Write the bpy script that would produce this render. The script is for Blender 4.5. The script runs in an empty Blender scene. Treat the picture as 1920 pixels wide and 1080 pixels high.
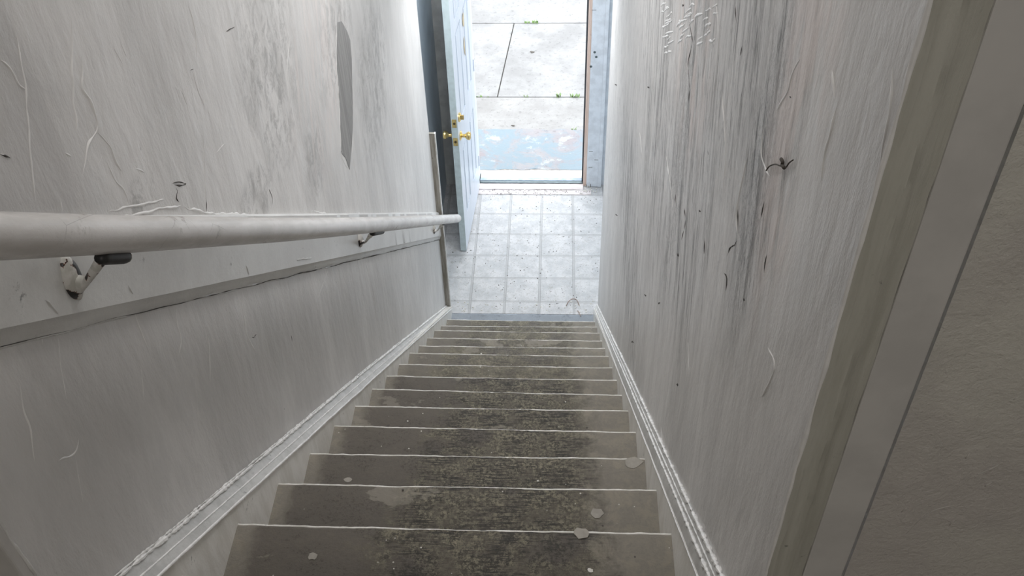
import bpy, bmesh, math, random
import numpy as np
from mathutils import Vector, Matrix, noise
random.seed(7)
S = bpy.context.scene
COL = S.collection
# ------------------------------------------------------------------ camera
CAM = Vector((0.20744, -0.91290, 1.57932)); FPX = 1869.87
PITCH, YAW, ROLL = 0.75738, -0.059703, -0.031552
_f = Vector((math.sin(YAW)*math.cos(PITCH), math.cos(YAW)*math.cos(PITCH), -math.sin(PITCH)))
_r = Vector((math.cos(YAW), -math.sin(YAW), 0)); _u = _r.cross(_f)
_c, _s = math.cos(ROLL), math.sin(ROLL)
_r, _u = _c*_r + _s*_u, -_s*_r + _c*_u
cd = bpy.data.cameras.new('camera'); cam = bpy.data.objects.new('camera', cd); COL.objects.link(cam)
cd.sensor_width = 36; cd.lens = FPX/1920*36; cd.clip_start = .02; cd.clip_end = 200
M = Matrix.Identity(4)
for i in range(3): M[i][0], M[i][1], M[i][2], M[i][3] = _r[i], _u[i], -_f[i], CAM[i]
cam.matrix_world = M; S.camera = cam
# ------------------------------------------------------------------ world, lamps, exposure
w = bpy.data.worlds.new('overcast_sky'); S.world = w; w.use_nodes = True
bg = w.node_tree.nodes['Background']; bg.inputs[0].default_value = (.92, .96, 1, 1); bg.inputs[1].default_value = 3.9
S.view_settings.view_transform = 'Standard'; S.view_settings.look = 'None'
S.view_settings.gamma = 1; S.view_settings.use_curve_mapping = False; S.view_settings.exposure = 0.08
def area(name, loc, tgt, sx, sy, power, col):
    l = bpy.data.lights.new(name, 'AREA'); l.shape = 'RECTANGLE'; l.size = sx; l.size_y = sy; l.energy = power; l.color = col
    o = bpy.data.objects.new(name, l); COL.objects.link(o); o.location = loc
    o.rotation_euler = (Vector(tgt)-Vector(loc)).to_track_quat('-Z', 'Y').to_euler(); return o
area('upper_hall_fill', (0.3, -1.9, 2.28), (0.3, -1.7, 0), .6, .6, 15, (1, .97, .93))  # added unseen lamp for the dim upstairs ambient
area('stairwell_fill', (0, .6, 2.3), (0, .9, -1.4), .3, .5, 8.5, (1, .97, .95))  # added fill above the view, brightens the upper stair walls
area('stair_slope_fill', (0, 2.15, 1.15), (0, 2.0, -1.4), .3, 1.2, 24, (.99, .99, 1))  # no fixture here: added fill for the mid walls and treads
area('vestibule_fill', (0.0, 3.72, -.22), (0.0, 3.72, -2.2), .8, .5, 19, (.97, .98, 1))  # added lamp reinforcing the door light on landing and lower walls
ZL = -2.9055                                   # level of the entrance landing
pl = area('doorway_portal', (0.02, 5.2, ZL+1.03), (0.02, 4, ZL+1.03), .8, 2.05, 1, (1, 1, 1)); pl.data.cycles.is_portal = True

RUN, RISE = .238969, .193698
XL, XR = -.489, .474                            # stair wall faces
DIRS = Vector((0, RUN, -RISE)).normalized()
# ------------------------------------------------------------------ helpers
def ray(x, y): return _f + _r*((x-960)/FPX) - _u*((y-540)/FPX)
def onx(x, y, X): d = ray(x, y); return CAM + d*((X-CAM.x)/d.x)
def ony(x, y, Y): d = ray(x, y); return CAM + d*((Y-CAM.y)/d.y)
def onz(x, y, Z): d = ray(x, y); return CAM + d*((Z-CAM.z)/d.z)
def empty(name, loc, label, cat, group=None):
    o = bpy.data.objects.new(name, None); COL.objects.link(o); o.location = loc; o.empty_display_size = .05
    o['label'] = label; o['category'] = cat
    if group: o['group'] = group
    bpy.context.view_layer.update()
    return o
def tag(o, label, cat, group=None, kind=None):
    o['label'] = label; o['category'] = cat
    if group: o['group'] = group
    if kind: o['kind'] = kind
    return o
def obj(name, bm, mat, parent=None, smooth=False, label=None):
    me = bpy.data.meshes.new(name)
    bmesh.ops.recalc_face_normals(bm, faces=bm.faces)
    if smooth:
        for f in bm.faces: f.smooth = True
    bm.to_mesh(me); bm.free()
    if smooth == 'auto':
        try: me.set_sharp_from_angle(angle=math.radians(40))
        except Exception: pass
    me.materials.append(mat)
    o = bpy.data.objects.new(name, me); COL.objects.link(o)
    if parent:
        o.parent = parent
        W = Matrix.Translation(parent.location)
        p = parent
        while p.parent: p = p.parent; W = Matrix.Translation(p.location) @ W
        o.matrix_parent_inverse = W.inverted()
    if label: o['label'] = label
    return o
def struct(name, bm, mat, parent=None, label=None, smooth=False):
    o = obj(name, bm, mat, parent, smooth)
    if not parent: o['kind'] = 'structure'
    if label: o['label'] = label
    return o
def box(bm, x0, x1, y0, y1, z0, z1, bev=0):
    r = bmesh.ops.create_cube(bm, size=1); vs = r['verts']
    for v in vs: v.co = Vector(((x0+x1)/2+v.co.x*(x1-x0), (y0+y1)/2+v.co.y*(y1-y0), (z0+z1)/2+v.co.z*(z1-z0)))
    if bev:
        es = list({e for v in vs for e in v.link_edges})
        bmesh.ops.bevel(bm, geom=es, offset=bev, segments=2, affect='EDGES', profile=.6)
    return bm
def newbox(*a, **k): return box(bmesh.new(), *a, **k)
def tube(bm, pts, rad, seg=16, caps=True, taper=None):
    pts = [Vector(p) for p in pts]; rings = []; n = len(pts); prev = None
    for i, p in enumerate(pts):
        t = (pts[min(i+1, n-1)]-pts[max(i-1, 0)]).normalized()
        a = prev if prev is not None else (Vector((0, 0, 1)) if abs(t.z) < .9 else Vector((1, 0, 0)))
        u = (a - t*a.dot(t)).normalized(); v = t.cross(u); prev = u
        r = rad[i] if isinstance(rad, (list, tuple)) else rad
        rings.append([bm.verts.new(p+(u*math.cos(2*math.pi*k/seg)+v*math.sin(2*math.pi*k/seg))*r) for k in range(seg)])
    for i in range(n-1):
        for k in range(seg): bm.faces.new((rings[i][k], rings[i][(k+1) % seg], rings[i+1][(k+1) % seg], rings[i+1][k]))
    if caps: bm.faces.new(rings[0]); bm.faces.new(rings[-1])
    return bm
def lathe(bm, prof, o, axis, seg=20):
    axis = Vector(axis).normalized(); a = Vector((0, 0, 1)) if abs(axis.z) < .9 else Vector((1, 0, 0))
    u = (a-axis*a.dot(axis)).normalized(); v = axis.cross(u); o = Vector(o); rings = []
    for r, h in prof: rings.append([bm.verts.new(o+axis*h+(u*math.cos(2*math.pi*k/seg)+v*math.sin(2*math.pi*k/seg))*max(r, 1e-4)) for k in range(seg)])
    for i in range(len(prof)-1):
        for k in range(seg): bm.faces.new((rings[i][k], rings[i][(k+1) % seg], rings[i+1][(k+1) % seg], rings[i+1][k]))
    bm.faces.new(rings[0]); bm.faces.new(rings[-1]); return bm
def nz(*p): return noise.noise(Vector(p))
# ------------------------------------------------------------------ materials
class NT:
    def __init__(s, name):
        s.m = bpy.data.materials.new(name); s.m.use_nodes = True; s.t = s.m.node_tree; s.n = s.t.nodes
        s.b = s.n['Principled BSDF']; s.co = s.n.new('ShaderNodeTexCoord')
    def link(s, a, b): s.t.links.new(a, b)
    def setin(s, sock, v):
        if hasattr(v, 'is_output') or isinstance(v, bpy.types.NodeSocket): s.link(v, sock)
        else: sock.default_value = v
    def mapping(s, scale=(1, 1, 1), loc=(0, 0, 0), rot=None, vec=None):
        if rot is not None: vec = s.mapping_((1, 1, 1), (0, 0, 0), rot, vec)
        return s.mapping_(scale, loc, (0, 0, 0), vec)
    def mapping_(s, scale, loc, rot, vec):
        n = s.n.new('ShaderNodeMapping'); n.inputs['Scale'].default_value = scale; n.inputs['Location'].default_value = loc
        n.inputs['Rotation'].default_value = rot; s.link(vec or s.co.outputs['Object'], n.inputs[0]); return n.outputs[0]
    def noise(s, scale, detail=6, rough=.55, vec=None, dist=0):
        n = s.n.new('ShaderNodeTexNoise'); n.inputs['Scale'].default_value = scale; n.inputs['Detail'].default_value = detail
        n.inputs['Roughness'].default_value = rough; n.inputs['Distortion'].default_value = dist
        s.link(vec or s.co.outputs['Object'], n.inputs['Vector']); return n.outputs['Fac']
    def voro(s, scale, feature='F1', vec=None):
        n = s.n.new('ShaderNodeTexVoronoi'); n.feature = feature; n.inputs['Scale'].default_value = scale
        s.link(vec or s.co.outputs['Object'], n.inputs['Vector']); return n.outputs['Distance']
    def ramp(s, fac, a, b, va=0.0, vb=1.0):
        n = s.n.new('ShaderNodeMapRange'); n.interpolation_type = 'SMOOTHSTEP'
        n.inputs[1].default_value = a; n.inputs[2].default_value = b; n.inputs[3].default_value = va; n.inputs[4].default_value = vb
        s.setin(n.inputs[0], fac); return n.outputs[0]
    def math(s, op, a, b=0.0, c=None):
        n = s.n.new('ShaderNodeMath'); n.operation = op; s.setin(n.inputs[0], a); s.setin(n.inputs[1], b)
        if c is not None: s.setin(n.inputs[2], c)
        return n.outputs[0]
    def mul(s, *a):
        r = a[0]
        for x in a[1:]: r = s.math('MULTIPLY', r, x)
        return r
    def add(s, *a):
        r = a[0]
        for x in a[1:]: r = s.math('ADD', r, x)
        return r
    def mix(s, fac, a, b):
        n = s.n.new('ShaderNodeMix'); n.data_type = 'RGBA'; n.clamp_factor = True
        s.setin(n.inputs[0], fac)
        for k, v in ((6, a), (7, b)):
            s.setin(n.inputs[k], v if not isinstance(v, tuple) else (*v[:3], 1))
        return n.outputs[2]
    def xyz(s):
        n = s.n.new('ShaderNodeSeparateXYZ'); s.link(s.co.outputs['Object'], n.inputs[0]); return n.outputs
    def blob(s, cx, cy, cz, rx, ry, rz, rot=0, soft=.35):
        """1 inside an ellipsoid, falling to 0 outside"""
        n = s.n.new('ShaderNodeMapping'); n.vector_type = 'TEXTURE'
        n.inputs['Location'].default_value = (cx, cy, cz); n.inputs['Scale'].default_value = (rx, ry, rz)
        n.inputs['Rotation'].default_value = (rot, 0, 0)
        s.link(s.co.outputs['Object'], n.inputs[0])
        l = s.n.new('ShaderNodeVectorMath'); l.operation = 'LENGTH'; s.link(n.outputs[0], l.inputs[0])
        return s.ramp(l.outputs['Value'], soft, 1.15, 1, 0)
    def bump(s, h, dist, strength=1, prev=None):
        n = s.n.new('ShaderNodeBump'); n.inputs['Distance'].default_value = dist; n.inputs['Strength'].default_value = strength
        s.link(h, n.inputs['Height'])
        if prev is not None: s.link(prev, n.inputs['Normal'])
        return n.outputs[0]
    def done(s, col, rough=.5, normal=None, metal=0, spec=None):
        s.setin(s.b.inputs['Base Color'], (*col, 1) if isinstance(col, tuple) and len(col) == 3 else col)
        s.setin(s.b.inputs['Roughness'], rough); s.b.inputs['Metallic'].default_value = metal
        if spec is not None: s.b.inputs['Specular IOR Level'].default_value = spec
        if normal is not None: s.link(normal, s.b.inputs['Normal'])
        return s.m
def plain(name, col, rough=.5, metal=0, var=.12, scale=30, bump=.0006):
    t = NT(name); n = t.noise(scale, 5)
    d = tuple(c*(1-var) for c in col); l = tuple(min(1, c*(1+var)) for c in col)
    return t.done(t.mix(t.ramp(n, .35, .65), d, l), rough, t.bump(n, bump), metal)

def wall_paint(name, right):
    t = NT(name); ROT = (math.radians(16), 0, 0) if right else (math.radians(24), 0, 0)
    big = t.noise(2.2, 4, .5, t.mapping((1, 1.4, .55)))
    streak = t.noise(1, 8, .72, t.mapping((1, 46, 4.2), rot=ROT), .35)
    fine = t.noise(1, 6, .75, t.mapping((1, 150, 17) if right else (1, 95, 34), rot=ROT), .2)
    grain = t.noise(190, 4, .7)
    lump = t.noise(7, 6, .6, t.mapping((1, 2, .7)))
    mott = t.noise(1, 9, .78, t.mapping((1, 34, 16) if right else (1, 24, 19), rot=ROT), .6)
    ax_ = t.xyz()
    sm = t.ramp(ax_[1], -.08, .28, .06, 1) if right else t.ramp(ax_[1], .7, 2.0, .12, 1)   # brushed streaks fade out towards the top of the stairs
    if right: sm = t.mul(sm, t.ramp(t.add(ax_[2], t.mul(ax_[1], RISE/RUN)), .35, 1.0, .12, 1))
    base = t.mix(t.ramp(big, .36, .64), (.60, .588, .575), (.71, .698, .685))
    base = t.mix(t.mul(t.ramp(lump, .42, .6), .25), base, (.49, .485, .475))
    base = t.mix(t.mul(sm, t.ramp(streak, .48, .62), .6 if right else .15), base, (.80, .79, .775))
    if right:
        def at(x, y): return onx(x, y, XR)
        M_ = [(1300, 330, .30, .62, .12), (1430, 330, .15, .40, .1), (1235, 200, .75, .5, .1), (1400, 60, .2, .28, 0), (1180, 430, .8, .45, 0), (1300, 80, .30, .3, 0)]
        msk = None
        for (px, py, ry, rz, ro) in M_:
            p = at(px, py); b = t.blob(p.x, p.y, p.z, 1, ry, rz, ro)
            msk = b if msk is None else t.math('MAXIMUM', msk, b)
        base = t.mix(t.mul(msk, t.ramp(streak, .44, .60), .75), base, (.34, .335, .33))
        base = t.mix(t.mul(msk, t.ramp(streak, .48, .60), t.ramp(fine, .47, .58)), base, (.10, .10, .098))
        speck = t.noise(1, 7, .85, t.mapping((1, 240, 90)))
        p1 = at(1425, 330); p2 = at(1275, 300)
        sp = t.math('MAXIMUM', t.blob(p1.x, p1.y, p1.z, 1, .10, .34, .05), t.mul(t.blob(p2.x, p2.y, p2.z, 1, .14, .52, .05), .9))
        base = t.mix(t.mul(sp, t.ramp(speck, .50, .60), .9), base, (.10, .10, .10))
        base = t.mix(t.mul(sm, t.ramp(mott, .52, .60), t.ramp(fine, .46, .56), .65), base, (.22, .22, .215))
        base = t.mix(t.mul(sm, t.ramp(mott, .46, .36), .6), base, (.84, .83, .815))
        # thin pinkish scrape marks high on the wall
        p3 = at(1300, 60); p4 = at(1500, 170)
        pk = t.math('MAXIMUM', t.blob(p3.x, p3.y, p3.z, 1, .35, .30), t.blob(p4.x, p4.y, p4.z, 1, .13, .40))
        base = t.mix(t.mul(pk, t.ramp(lump, .42, .6), .55), base, (.80, .70, .66))
        mb = msk
    else:
        def at(x, y): return onx(x, y, XL)
        M_ = [(510, 130, .30, .34, 0), (630, 60, .34, .22, 0), (480, 380, .2, .10, 0), (700, 150, .4, .35, 0), (590, 300, .16, .14, 0), (260, 385, .10, .05, 0)]
        msk = None
        for (px, py, ry, rz, ro) in M_:
            p = at(px, py); b = t.blob(p.x, p.y, p.z, 1, ry, rz, ro)
            msk = b if msk is None else t.math('MAXIMUM', msk, b)
        base = t.mix(t.mul(msk, t.ramp(lump, .40, .60), .40), base, (.40, .39, .375))
        base = t.mix(t.mul(msk, t.ramp(mott, .46, .60), .6), base, (.27, .265, .255))
        p3 = at(600, 130)
        base = t.mix(t.mul(t.blob(p3.x, p3.y, p3.z, 1, .45, .35), t.ramp(streak, .45, .6), .4), base, (.76, .68, .65))
        # smoother darker coat beyond the old paint edge near the top of the stairs
        p5 = at(10, 230); 
        base = t.mix(t.mul(t.blob(p5.x, p5.y, p5.z, 1, .10, .32, 0, .9), .5), base, (.42, .41, .40))
        p6 = at(500, 640); p7 = at(640, 540)
        lo = t.math('MAXIMUM', t.blob(p6.x, p6.y, p6.z, 1, .2, .25, .1), t.blob(p7.x, p7.y, p7.z, 1, .22, .3))
        base = t.mix(t.mul(lo, t.ramp(big, .4, .6), .4), base, (.42, .42, .41))
        mb = msk
    pits = t.ramp(t.voro(26, vec=t.mapping((1, 1, .6))), .035, .075, 1, 0)
    pits = t.mul(pits, t.ramp(t.noise(9, 2), .60, .66))
    base = t.mix(t.mul(pits, .7), base, (.12, .12, .115))
    b1 = t.bump(lump, .012, .55)
    z = t.xyz()[2]; y_ = t.xyz()[1]
    up_ = t.ramp(t.add(z, t.mul(y_, RISE/RUN)), .55, 1.25, .25, 1)   # the lower part was brushed out smoother
    b2 = t.bump(t.mul(streak, sm), .005 if right else .002, .7 if right else .4, b1)
    b3 = t.bump(t.mul(fine, sm, t.add(.3, mb)), .0022, .9 if right else .14, b2)
    b3 = t.bump(t.mul(mott, sm) if right else mott, .003 if right else .0012, .6, b3)
    b4 = t.bump(grain, .0009, .5, b3)
    return t.done(base, t.ramp(streak, .3, .7, .34, .52), b4, spec=.5)
m_wl = wall_paint('left_wall_paint', False)
m_wr = wall_paint('right_wall_paint', True)
def hall_paint():
    t = NT('hall_paint'); a = t.noise(4, 5); g = t.noise(130, 4, .7); v = t.voro(30)
    c = t.mix(t.ramp(a, .35, .65), (.50, .47, .44), (.57, .55, .50))
    return t.done(c, .55, t.bump(g, .003, .7, t.bump(t.noise(22, 8, .7, dist=1), .006, .6)))
m_hall = hall_paint()
def trim_mat(name, lo, hi, rough=.36, br=.7, streakdir=(30, 3, 30)):
    t = NT(name); s_ = t.noise(1, 6, .65, t.mapping(streakdir)); g = t.noise(90, 5, .75); k = t.noise(14, 6, .7)
    c = t.mix(t.ramp(s_, .35, .65), lo, hi)
    c = t.mix(t.mul(t.ramp(k, .62, .68), t.ramp(g, .5, .6)), c, tuple(x*.35 for x in lo))
    return t.done(c, rough, t.bump(g, .0016, br, t.bump(s_, .003, .6)))
m_trim = trim_mat('white_gloss_trim', (.58, .575, .55), (.72, .715, .70))
m_skirt = trim_mat('skirt_paint', (.68, .66, .61), (.82, .805, .77), .42, .5, (3, 18, 5))
m_mould = trim_mat('moulding_glint_paint', (.74, .735, .72), (.90, .89, .88), .2, 1.0, (40, 14, 40))  # whitened so the beads carry their door-light glints in the colour
m_case = trim_mat('casing_paint', (.40, .39, .34), (.47, .46, .41), .4, .4, (60, 60, 4))
m_caseflat = plain('casing_flat_paint', (.50, .485, .465), .5, var=.06, scale=12)
m_mflat = trim_mat('shaded_moulding_paint', (.36, .355, .34), (.47, .465, .45), .35, .5, (30, 8, 30))  # moulding flats darkened in the colour, as shade between the lit beads
m_ridge = plain('ridge_paint', (.76, .75, .735), .3, var=.05)  # paler than the wall: ridge highlights put into the colour
m_board = trim_mat('handrail_board_paint', (.57, .565, .55), (.66, .66, .645), .3, .35, (40, 4, 4))
def rail_mat():
    t = NT('handrail_paint'); s_ = t.noise(1, 5, .6, t.mapping((60, 7, 9))); g = t.noise(60, 6, .7); k = t.noise(9, 5, .6)
    c = t.mix(t.ramp(s_, .38, .62), (.54, .52, .50), (.64, .62, .605))
    c = t.mix(t.mul(t.ramp(k, .60, .66), t.ramp(g, .48, .58), .8), c, (.3, .28, .25))
    crack = t.ramp(t.voro(10, 'DISTANCE_TO_EDGE', t.mapping((1, .6, 1))), 0, .006, 1, 0)
    c = t.mix(t.mul(crack, t.ramp(k, .5, .56), .6), c, (.2, .18, .16))
    return t.done(c, .27, t.bump(g, .0012, .5, t.bump(s_, .0015, .6)))
m_rail = rail_mat()
m_black = plain('black_iron', (.012, .012, .012), .5, var=.4)
def bracket_mat():
    t = NT('chipped_bracket_paint'); a = t.noise(38, 5, .6); e = t.noise(60, 4)
    c = t.mix(t.ramp(e, .4, .6), (.50, .49, .45), (.62, .60, .57))
    c = t.mix(t.ramp(a, .535, .545), c, (.16, .06, .035))
    c = t.mix(t.ramp(a, .55, .56), c, (.02, .018, .018))
    return t.done(c, .4, t.bump(a, .002, .6))
m_brk = bracket_mat()
def tread_mat(name, seed, dark):
    t = NT(name); x = t.xyz()
    loc = (seed*3.1, seed*1.7, seed)
    big = t.noise(4.5, 5, .6, t.mapping((1, 1.6, 1), loc)); mid = t.noise(22, 8, .7, t.mapping((1, 1, 1), loc), .4)
    fin = t.noise(115, 8, .85, t.mapping((1, 1, 1), loc)); grn = t.noise(1, 6, .7, t.mapping((16, 230, 60), loc), .3)
    base = t.mix(t.ramp(fin, .3, .7), (.165, .148, .123), (.225, .205, .170))
    base = t.mix(t.mul(t.ramp(mid, .45, .6), .35), base, (.29, .26, .195))
    # the middle of each tread is walked on: grime ground into the paint
    wob = t.math('MULTIPLY_ADD', mid, .22, -.11)
    xx = t.add(x[0], wob)
    lmar = t.ramp(t.add(x[0], t.math('MULTIPLY_ADD', mid, .10, -.05)), -.435, -.395)
    centre = t.mul(lmar, t.ramp(xx, .24, .34, 1, 0))
    worn = t.mul(t.ramp(xx, -.20, -.10), t.ramp(xx, .24, .35, 1, 0))
    if dark < .9: worn = t.mul(t.ramp(xx, -.34, -.24), t.ramp(xx, .24, .34, 1, 0))
    base = t.mix(t.mul(centre, .85 if dark > .9 else .45), base, t.mix(t.ramp(fin, .35, .65), (.076, .064, .052), (.110, .095, .078)))
    base = t.mix(t.mul(worn, t.ramp(big, .34, .46)), base, t.mix(t.ramp(mid, .4, .6), (.13, .114, .085), (.235, .212, .150)))
    m2 = t.noise(9, 6, .7, t.mapping((1, 1.5, 1), (seed*2, 0, 3)))
    base = t.mix(t.mul(worn, t.ramp(fin, .45, .54), t.ramp(mid, .36, .56, .25, 1), dark*.9), base, (.030, .027, .022))
    base = t.mix(t.mul(centre, t.ramp(fin, .50, .57), t.ramp(m2, .48, .58), dark*.6), base, (.030, .026, .022))
    base = t.mix(t.mul(worn, t.ramp(m2, .44, .54, 0, 1), t.ramp(grn, .48, .55), .95*dark), base, (.028, .025, .021))
    base = t.mix(t.mul(t.ramp(t.noise(3, 6, .6, t.mapping((1, 2, 1), (seed, 5, 0))), .62, .64), .5), base, (.29, .265, .22))
    chips = t.mul(t.ramp(t.voro(48, vec=t.mapping((1, 1, 1), loc)), .06, .09, 1, 0), t.ramp(t.noise(14, 3, .5, t.mapping((1, 1, 1), loc)), .56, .60))
    base = t.mix(chips, base, (.55, .52, .47))
    h = t.add(t.mul(fin, .5), t.mul(mid, 1.2), t.mul(grn, worn, .6))
    return t.done(base, t.ramp(fin, .3, .7, .45, .75), t.bump(h, .0035, .75))
treadm = [tread_mat('worn_tread_paint', 1.3, .95), tread_mat('worn_tread_paint_grimy', 4.1, 1), tread_mat('worn_tread_paint_pale', 8.7, .5)]
m_nose = trim_mat('nosing_highlight_paint', (.66, .64, .59), (.84, .82, .79), .3, .6, (30, 8, 8))  # lightened so the step edges look lit from the door
m_riser = plain('riser_paint', (.42, .40, .36), .5)
def tile_mat():
    t = NT('landing_vinyl_tiles'); x = t.xyz(); T = .22308
    def line(o, off):
        a = t.math('FRACT', t.math('DIVIDE', t.math('SUBTRACT', o, off-T*50), T))
        d = t.math('MULTIPLY', t.math('MINIMUM', a, t.math('SUBTRACT', 1.0, a)), T)
        return t.ramp(d, .0055, .0085, 1, 0), t.mul(t.ramp(d, .0045, .0065), t.ramp(d, .0075, .0095, 1, 0))
    gx, ex = line(x[0], -.3412); gy, ey = line(x[1], 4.58658)
    g = t.math('MAXIMUM', gx, t.mul(gy, .7)); e = t.math('MAXIMUM', ex, ey)
    a = t.noise(11, 6, .6); f = t.noise(55, 7, .8, dist=1.5); v = t.ramp(t.voro(60), .05, .12, 1, 0)
    c = t.mix(t.ramp(a, .35, .65), (.47, .48, .49), (.60, .60, .605))
    c = t.mix(t.mul(t.ramp(f, .52, .60), .6), c, (.34, .33, .31))
    c = t.mix(t.mul(v, t.ramp(t.noise(8, 3), .5, .6), .8), c, (.16, .15, .14))
    c = t.mix(t.mul(g, .6), c, (.37, .37, .37)); c = t.mix(t.mul(e, .75), c, (.30, .30, .30))
    h = t.add(t.mul(f, .8), t.mul(g, -.5), t.mul(a, .4))
    return t.done(c, t.ramp(f, .3, .7, .3, .6), t.bump(h, .003, .6))
m_tile = tile_mat()
def door_mat():
    t = NT('door_paint'); s_ = t.noise(1, 5, .6, t.mapping((20, 50, 2))); g = t.noise(50, 4)
    c = t.mix(t.ramp(s_, .35, .65), (.58, .64, .72), (.66, .71, .79))
    return t.done(c, .38, t.bump(g, .0008, .4))
m_door = door_mat()
m_dedge = plain('door_edge_paint', (.50, .58, .60), .45, var=.06)
m_brass = plain('polished_brass', (.80, .60, .25), .25, 1, .1)
m_brassd = plain('keyhole_shadow_metal', (.10, .08, .05), .5, .6)
m_jamb = plain('blue_grey_jamb_paint', (.64, .68, .73), .4, var=.08, scale=18, bump=.002)
m_pink = trim_mat('bare_jamb_wood', (.62, .46, .38), (.74, .60, .53), .6, .6, (60, 60, 5))
m_gasket = plain('dark_weatherstrip', (.05, .06, .07), .5)
m_vest = plain('vestibule_wall_paint', (.70, .77, .81), .5, var=.08, scale=4, bump=.003)
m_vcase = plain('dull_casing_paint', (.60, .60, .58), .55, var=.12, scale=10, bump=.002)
m_bare = trim_mat('bare_grimy_wood', (.27, .25, .21), (.42, .40, .36), .7, .9, (70, 70, 6))
m_saddle = trim_mat('threshold_saddle_paint', (.56, .50, .50), (.72, .69, .69), .5, 1, (5, 60, 60))
m_alu = plain('dark_threshold_metal', (.12, .15, .16), .35, .7)
m_blue = plain('blue_sill_paint', (.36, .46, .58), .45, var=.2, scale=25)
m_edge = plain('pale_blue_edge_paint', (.36, .40, .46), .5, var=.25, scale=40)
m_sill = plain('white_sill_paint', (.66, .70, .68), .5, var=.1, scale=20)
m_brown = plain('dirty_sill_edge', (.36, .34, .32), .8, var=.25, scale=30)
def concrete(name, lo, hi, hue=None):
    t = NT(name); a = t.noise(3, 7, .65); f = t.noise(26, 8, .75); g = t.noise(120, 5, .8)
    c = t.mix(t.ramp(a, .35, .65), lo, hi)
    c = t.mix(t.mul(t.ramp(f, .54, .66), .75), c, tuple(x*.66 for x in lo))
    if hue:
        c = t.mix(t.ramp(t.noise(4, 7, .7, dist=.8), .40, .55), c, hue)
        c = t.mix(t.mul(t.ramp(t.noise(7, 6, .7), .56, .64), .8), c, (.38, .41, .42))
    c = t.mix(t.mul(t.ramp(t.voro(22), .03, .06, 1, 0), t.ramp(t.noise(5, 2), .52, .58), .7), c, (.3, .3, .28))
    return t.done(c, .85, t.bump(t.add(f, t.mul(g, .5)), .006, .6))
m_conc = concrete('pale_concrete', (.225, .222, .22), (.305, .303, .30))
m_conc2 = concrete('pale_concrete_apron', (.245, .238, .232), (.315, .31, .303))
m_bluec = concrete('blue_painted_concrete', (.25, .225, .235), (.29, .28, .285), (.21, .265, .30))
m_joint = plain('dark_joint', (.10, .095, .085), .9)
m_ceil = plain('ceiling_paint', (.66, .66, .65), .7)
m_floor = plain('upper_floor_boards', (.22, .20, .17), .6)
m_green = plain('weed_green', (.22, .34, .12), .6, var=.4)
m_twig = plain('dry_twig', (.30, .22, .18), .8)
m_thread = plain('dark_thread', (.07, .06, .05), .8)
m_flake = plain('pale_paint_flake', (.62, .60, .55), .5)
m_flaked = plain('dirty_paint_flake', (.29, .27, .235), .6)
m_dirt = plain('dark_crumb', (.10, .09, .08), .9)
m_crack = plain('dark_crack', (.07, .065, .06), .9)
m_exp = trim_mat('exposed_grey_board', (.26, .26, .255), (.36, .36, .355), .7, .8, (30, 70, 3))
m_torn = plain('torn_tan_paper', (.55, .46, .32), .8)
m_facade = plain('facade_render', (.55, .54, .52), .8)
m_bluestep = concrete('blue_grey_painted_board', (.27, .30, .33), (.34, .37, .41))
# ------------------------------------------------------------------ the setting
TOPZ = 2.4
def hexa(bm, y0, y1, x0, x1, zb0, zb1, zt0, zt1):
    """box between y0 and y1 whose bottom and top slope"""
    v = [bm.verts.new(c) for c in ((x0, y0, zb0), (x1, y0, zb0), (x1, y1, zb1), (x0, y1, zb1), (x0, y0, zt0), (x1, y0, zt0), (x1, y1, zt1), (x0, y1, zt1))]
    for f in ((0, 1, 2, 3), (4, 5, 6, 7), (0, 1, 5, 4), (1, 2, 6, 5), (2, 3, 7, 6), (3, 0, 4, 7)): bm.faces.new([v[i] for i in f])
wall_left = struct('wall_left', newbox(XL-.12, XL, -.23, 3.60, ZL-.1, TOPZ), m_wl)
wall_right = struct('wall_right', newbox(XR, XR+.09, -.2445, 3.57, ZL-.1, TOPZ), m_wr)
# hall wall with the opening to the stairs, facing the camera
b = newbox(XR+.1030, 1.7, -.23, -.13, -.05, TOPZ); struct('wall_hall_right', b, m_hall)
b = newbox(-1.5, XL-.12, -.23, -.13, -.05, TOPZ); struct('wall_hall_left', b, m_hall)
b = newbox(XL, XR, -.23, -.13, 2.05, TOPZ); struct('wall_hall_header', b, m_hall)
struct('wall_hall_east', newbox(1.7, 1.8, -3.2, -.13, -.05, TOPZ), m_hall)
struct('wall_hall_west', newbox(-1.6, -1.5, -3.2, -.13, -.05, TOPZ), m_hall)
struct('wall_hall_back', newbox(-1.6, 1.8, -3.3, -3.2, -.05, TOPZ), m_hall)
struct('floor_upper_hall', newbox(-1.5, 1.7, -3.2, -.13, -.05, 0), m_floor)
b = bmesh.new(); hexa(b, -3.3, 1.3, -1.6, 1.8, TOPZ, TOPZ, TOPZ+.1, TOPZ+.1); struct('ceiling_upper', b, m_ceil)
b = bmesh.new(); hexa(b, 1.3, 3.6, XL-.12, XR+.12, TOPZ, -.15, TOPZ+.1, -.05); struct('ceiling_slope', b, m_ceil)
b = newbox(-.65, .72, 3.57, 5.05, -.15, -.05); struct('ceiling_vestibule', b, m_ceil)
VXL, VXR = -.60, .60
struct('wall_vestibule_left', newbox(VXL-.1, VXL, 3.60, 4.93, ZL-.1, -.15), m_vest)
struct('wall_vestibule_right', newbox(VXR, VXR+.12, 3.57, 4.93, ZL-.1, -.15), m_vest)
DX0, DX1, DH = -.355, .402, 2.03
FY0, FY1 = 4.93, 5.06
struct('wall_front_right', newbox(DX1+.03, 2.2, FY0, FY1, ZL-.1, 1.5), m_jamb)
struct('wall_front_left', newbox(-2.2, DX0-.03, FY0, FY1, ZL-.1, 1.5), m_vcase)
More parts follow.
